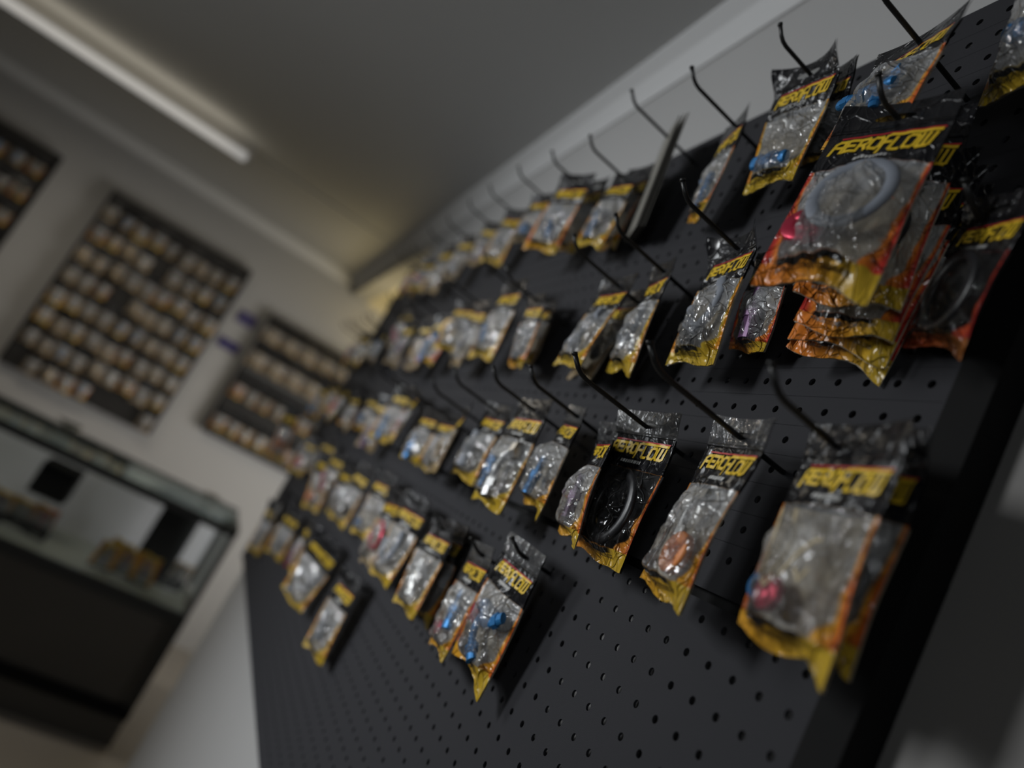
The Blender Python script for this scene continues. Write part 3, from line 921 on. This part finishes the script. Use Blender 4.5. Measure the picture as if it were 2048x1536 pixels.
DESC['B1e'] = 'rearmost red-edged bag on the crowded hook of the big blurred bag'
COLS = ['blue', 'silver', 'grey', 'black', 'red', 'brass', 'purple']
KINDS = ['union', 'elbow', 'plug', 'hose', 'ring', 'disc']
front_order = {}
for rw in 'ABCDE':
    ks = [k for k in FITS if k[0] == rw and not (k[-1] in 'bcde' and k[1].isdigit() and k not in ('C1b', 'D4b', 'D8b')) or k in ('C2b',) and rw == 'C']
    front_order[rw] = sorted(ks, key=lambda k: FITS[k][0])
BAGS = {}
for k, p in FITS.items():
    x, y, z, yaw, pit, rol, W, H = p
    rw = k[0]
    if k == 'A4':
        continue
    hero = k in LOOK and x < 0.36
    if k in LOOK:
        flav, th, fits = LOOK[k]
    else:
        flav = rng.choice(['o', 'y', 'w', 'w', 'b', 'b'])
        th = 0.013
        fits = [(rng.choice(KINDS), rng.choice(COLS), rng.uniform(0.35, 0.6), rng.uniform(0.6, 0.76), rng.uniform(0, 1.5), rng.uniform(0.85, 1.1))]
    seed = sum(ord(c) * (i + 3) for i, c in enumerate(k))
    key = k if hero else 'far%d' % (seed % 6)
    ss = pouch_set(key, seed, hero, th if hero else 0.013, curl={'A2': 0.016, 'B2': 0.014}.get(k, 0.004) if hero else 0.004,
                   sway=-0.004 if hero else 0.0, tail={'D1': 0.011, 'C5': 0.008, 'C6': 0.010, 'C3': 0.010, 'B1': 0.006, 'C4': 0.006}.get(k, 0.003) if hero else 0.0, pn=(k == 'A2'))
    if k in DESC:
        lab = DESC[k]
    else:
        i = front_order[rw].index(k)
        lab = '%s blurred parts bag, %s from the near end in the %s' % (FLAVNAME[flav], ORD[i], ROWNAME[rw])
    BAGS[k] = make_bag((x, y, z + ZO), euler_of(yaw, pit, rol), W, H, flav, ss, fits, lab, 'bagged parts on the %s of hooks' % ROWNAME[rw],
                       back='sheetblack' if k in ('C4', 'A2b', 'D3b', 'B0') else 'sheet', detail=x < 0.8)  # black back is painted shade on the two shadowed bags

# the grey cards on one hook, seen edge-on
x, y, z, yaw, pit, rol, W, H = FITS['A4']
card = tag(empty('blister_card', (x, y, z + ZO), euler_of(yaw, pit, rol)), 'stack of thin grey cards seen edge-on, standing up against the wall', 'card', 'bagged parts on the top row of hooks')
for i in range(3):
    MB().box(-W / 2, W / 2, -0.002 - 0.0045 * i, -0.0006 - 0.0045 * i, BTOP - H + 0.003 * i, BTOP + 0.004 * i).build('card_sheet', M['card'], card)

# ------------------------------------------------------------------ hooks
def hook_mesh(L=0.114, rise=0.013, r=0.0021, tilt=0.085):
    """straight wire rising slightly off the board with a short upturned end"""
    mb = MB()
    e = L * tilt
    pts = [(0, -0.004, 0.0), (0, 0.002, 0), (0, L * 0.5, e * 0.5), (0, L - 0.008, e - 0.0006), (0, L - 0.002, e + 0.0012), (0, L + 0.003, e + 0.0045), (0, L + 0.011, e + rise)]
    mb.tube(pts, [r] * 6 + [r * 0.98], 10)
    mb.tube([(0, L + 0.0103, e + rise - 0.0012), (0, L + 0.0118, e + rise + 0.0012)], [r * 1.25, r * 1.15], 10)
    return mb.mesh('display_hook', [M['hook']], True)


HM = hook_mesh()
HM_SHORT = hook_mesh(0.044, 0.010)
SHORT = {'A': 'top row', 'B': 'second row', 'C': 'third row', 'D': 'fourth row', 'E': 'lowest row'}
for rw in 'ABCDE':
    n = 0
    for k in front_order[rw]:
        p = FITS[k]
        hx = p[0] + (0.012 if k == 'C6' else 0.0)
        hx = max(hx, -0.292)
        h = link('display_hook', HM if ((rw in 'ABC' and k != 'B0') or k == 'D9') else HM_SHORT)
        h.scale = (1, {'A2': 0.84, 'C5': 1.16, 'C4': 1.10, 'B1': 0.86, 'C3': 0.95, 'A1': 1.0}.get(k, 1.0), 1)
        h.location = (hx, 0, p[2] + ZO + 0.0015 - 0.085 * p[1])
        tag(h, 'black wire display hook, %s from the near end in the %s' % (ORD[n], SHORT[rw]), 'hook', 'black display hooks on the %s' % SHORT[rw])
        n += 1

# ------------------------------------------------------------------ far wall: smaller pegboards with bags
XP = 4.045


def far_board(name_label, y0, y1, z0, z1):
    b = tag(empty('pegboard', (XP, 0, ZO)), name_label, 'pegboard')
    mb = MB()
    nz, ny = int((z1 - z0) / 0.0508), int((y1 - y0) / 0.0508)
    mb.box(0, 0.045, y0, y1, z0, z1)
    mb.build('panel', M['farboard'], b)
    MB().box(-0.004, 0.045, y0 - 0.012, y0, z0, z1).build('end_post', M['blackmetal'], b)
    MB().box(-0.004, 0.045, y1, y1 + 0.012, z0, z1).build('end_post', M['blackmetal'], b)
    return b


far_board('tall far pegboard full of bags between the blue signs and the dark corner', 0.555, 1.375, -0.512, 0.605)
far_board('small far pegboard half hidden behind the long board', -0.36, 0.305, -0.352, 0.448)
far_board('dim far pegboard cut off at the edge of the picture', 1.70, 2.35, -0.2, 0.610)

# one simple pouch per colouring, shared
fp = Pouch(77, 0.020)
FARM = {}


def far_pouch(flav, fitcol):
    if (flav, fitcol) not in FARM:
        g = grid(fp.front, 10, 14)
        b = grid(fp.back, 4, 6)
        FARM[(flav, fitcol)] = (g.mesh('front_film', [FILM[flav]], True), b.mesh('back_sheet', [M['sheet']], True))
    return FARM[(flav, fitcol)]


def far_bag(x, y, z, yaw, W, H, flav, fitcol, label, group):
    root = empty('parts_bag', (x, y, z), (0.16, 0, yaw))
    root.scale = (W / BW, 1, H / BH)
    tag(root, label, 'bag', group)
    a, b = far_pouch(flav, fitcol)
    link('front_film', a, root)
    link('back_sheet', b, root)
    if fitcol:
        o = link('fitting', fit_data('plug', fitcol), root)
        o.location = (0, 0.006, BTOP - 0.66 * BH)
        o.scale = (1.3, 0.7, 1.3)
    return root


FACE = math.pi / 2        # pouch front turned from +y to -x
rows = ['top', 'second', 'third', 'fourth', 'fifth', 'sixth', 'seventh', 'eighth']
r2 = random.Random(5)
nth = ['first', 'second', 'third', 'fourth', 'fifth', 'sixth', 'seventh', 'eighth', 'ninth', 'tenth', 'eleventh']
for j in range(8):
    z = 0.545 - 0.1325 * j
    for i in range(9):
        y = 0.60 + 0.0905 * i
        if j == 7 and i in (1, 2, 3, 8):
            continue
        if r2.random() < 0.06:
            continue
        fl = r2.choice(['b', 'b', 'b', 'b', 'b', 'w', 'b', 'o'])
        fc = r2.choice([None, 'silver', 'grey', 'brass', 'blue', 'grey'])
        if (j, i) in ((4, 7), (4, 8), (6, 0)):
            fl, fc = 'w', 'silver'
        far_bag(XP - 0.016 - 0.010 * r2.random(), y + r2.uniform(-0.008, 0.008), z + ZO + r2.uniform(-0.008, 0.008), FACE + r2.uniform(-0.3, 0.3), r2.uniform(0.078, 0.088),
                r2.uniform(0.132, 0.143), fl, fc, '%s bag from the blue signs in the %s row of the tall far pegboard' % (nth[i], rows[j]), 'bags on the tall far pegboard')
for j, (z, H, W, n) in enumerate([(0.405, 0.135, 0.115, 5), (0.245, 0.150, 0.115, 5), (0.02, 0.13, 0.080, 7), (-0.19, 0.13, 0.082, 7)]):
    for i in range(n):
        y = 0.255 - (0.60 / n) * i
        fl = 'b' if j < 2 else r2.choice(['o', 'w', 'k', 'b'])
        fc = 'brass' if j < 2 else r2.choice(['silver', 'grey', 'black', 'orange'])
        far_bag(XP - 0.014, y, z + ZO, FACE + r2.uniform(-0.2, 0.2), W, H, fl, fc, '%s bag from the sign side in the %s row of the small far pegboard' % (nth[i], rows[j]), 'bags on the small far pegboard')
for j in range(5):
    for i in range(6):
        far_bag(XP - 0.014, 1.75 + 0.1 * i, ZO + 0.545 - 0.155 * j, FACE + r2.uniform(-0.2, 0.2), 0.085, 0.12, r2.choice(['b', 'b', 'k', 'k']), r2.choice(['grey', 'black', 'blue']),
                '%s bag from its inner edge in the %s row of the dim far pegboard' % (nth[i], rows[j]), 'bags on the dim far pegboard')
# shelf strip across the small far board
tag(MB().box(XP - 0.05, XP - 0.001, -0.35, 0.30, ZO + 0.085, ZO + 0.105).build('ledge', M['alu']), 'thin grey ledge across the middle of the small far pegboard', 'ledge')
for nm, z0, z1, ya, yb, mt, lab in (('wall_sign', 0.308, 0.382, 0.370, 0.480, 'sign2', 'pale blue sign on the far wall, upper one beside the small pegboard'),
                                   ('wall_sign', 0.130, 0.186, 0.372, 0.500, 'sign', 'dark blue sign on the far wall, lower one beside the small pegboard')):
    tag(MB().box(XB - 0.012, XB - 0.001, ya, yb, ZO + z0, ZO + z1).build(nm, M[mt]), lab, 'sign', 'blue signs on the far wall')

# ------------------------------------------------------------------ glass display case
CX0, CX1, CY0, CY1 = 2.70, 3.18, -0.022, 1.75
case = tag(empty('display_case', (0, 0, 0)), 'glass display case with a dark base standing before the far wall', 'display case')
zt, zs, zl = ZO - 0.545, ZO - 0.945, ZO - 1.36


def bar(name, x0, x1, y0, y1, z0, z1, m):
    return MB().box(x0, x1, y0, y1, z0, z1).build(name, M[m], case)


bar('top_glass', CX0 + 0.01, CX1 - 0.01, CY0 + 0.01, CY1 - 0.01, zt - 0.006, zt, 'glasstop')
bar('top_rail', CX0, CX0 + 0.02, CY0, CY1, zt - 0.040, zt - 0.006, 'frame')
bar('top_rail', CX1 - 0.02, CX1, CY0, CY1, zt - 0.030, zt + 0.004, 'frame')
bar('top_rail', CX0 + 0.02, CX1 - 0.02, CY0, CY0 + 0.02, zt - 0.036, zt - 0.006, 'frame')
bar('corner_post', CX0, CX0 + 0.028, CY0 + 0.001, CY0 + 0.029, zs, zt - 0.040, 'alu')
bar('corner_post', CX1 - 0.028, CX1, CY0 + 0.001, CY0 + 0.029, zs, zt - 0.030, 'alu')
bar('side_glass', CX0 + 0.028, CX1 - 0.028, CY0 + 0.010, CY0 + 0.015, zs, zt - 0.036, 'glass')
bar('front_glass', CX0 + 0.006, CX0 + 0.011, CY0 + 0.03, CY1, zs + 0.0, zt - 0.040, 'glass')
bar('back_panel', CX1 - 0.02, CX1 - 0.012, CY0 + 0.03, CY1, zs, zt - 0.030, 'caseback')
bar('shelf', CX0 + 0.022, CX1 - 0.02, CY0 + 0.03, CY1, zs - 0.016, zs - 0.001, 'shelf')
bar('shelf_rail', CX0 - 0.002, CX0 + 0.022, CY0, CY1, zs - 0.050, zs - 0.004, 'frame')
bar('front_panel', CX0 + 0.012, CX0 + 0.026, CY0 + 0.03, CY1, zl, zs - 0.050, 'casebase')
bar('side_panel', CX0 + 0.022, CX1, CY0, CY0 + 0.03, zl, zs - 0.020, 'casebase')
bar('base_post', CX0 - 0.002, CX0 + 0.022, CY0, CY0 + 0.03, zl, zs - 0.050, 'frame')
bar('base_rail', CX0 - 0.004, CX0 + 0.026, CY0, CY1, zl - 0.05, zl, 'blackmetal')
bar('plinth', CX0 + 0.010, CX1, CY0 + 0.004, CY1, 0.0, zl - 0.05, 'casebase')
# things in and on the case
tag(MB().box(2.90, 3.06, 0.64, 0.785, zs + 0.150, zs + 0.285).build('black_box', M['blackmetal']), 'plain black box on top of a pile of bags in the glass case', 'box')
stand = tag(empty('display_stand', (3.02, 0.20, zs)), 'tall black upright display board standing in the glass case', 'display stand')
MB().box(-0.012, 0.0, -0.085, 0.085, 0.012, 0.33).build('panel', M['blackmetal'], stand)
MB().box(-0.06, 0.05, -0.07, 0.07, 0.0, 0.012).build('foot', M['blackmetal'], stand)
PILE = [(2.80, 0.385, 'yy', 'brass', 'yellow bag at the inner end of the pile before the black stand'), (2.83, 0.300, 'yy', 'orange', 'orange bag in the middle of the pile before the black stand'),
        (2.80, 0.215, 'yy', 'orange', 'yellow and orange bag nearest the case corner in the pile before the black stand'), (2.89, 0.345, 'yy', 'black', 'yellow bag standing behind the front bags of the pile before the black stand'),
        (2.93, 0.085, 'b', 'black', 'brownish bag leaning beside the foot of the black stand'),
        (2.84, 0.66, 'r', 'red', 'red-edged bag below the black box in the glass case'), (2.87, 0.745, 'w', 'silver', 'cloudy bag with silver part below the black box in the glass case'),
        (2.83, 0.83, 'w', 'purple', 'cloudy bag with a purple part beside the black box'), (2.85, 0.925, 'w', 'blue', 'cloudy bag with a blue part at the dim end of the case')]
for i, (px, py, fl, fc, lab) in enumerate(PILE):
    hh, tl = 0.128 + 0.008 * (i % 3), 0.22
    b = far_bag(px, py, zs + 0.006 + BTOP * hh / BH, FACE, 0.092, hh, fl, fc, lab, 'bags standing in the glass case')
    b.rotation_euler = (tl, math.pi, FACE + r2.uniform(-0.25, 0.25))
b = far_bag(2.98, 0.13, zt + 0.040, FACE, 0.085, 0.12, 'o', 'brass', 'small brownish bag lying on the glass top near its corner', 'bags lying on the glass top')
b.rotation_euler = (-1.45, 0, FACE)
b = far_bag(3.0, 0.80, zt + 0.055, FACE, 0.10, 0.13, 'y', 'brass', 'pale yellow bag lying on the glass top below the tall far pegboard', 'bags lying on the glass top')
b.rotation_euler = (-1.3, 0, FACE)
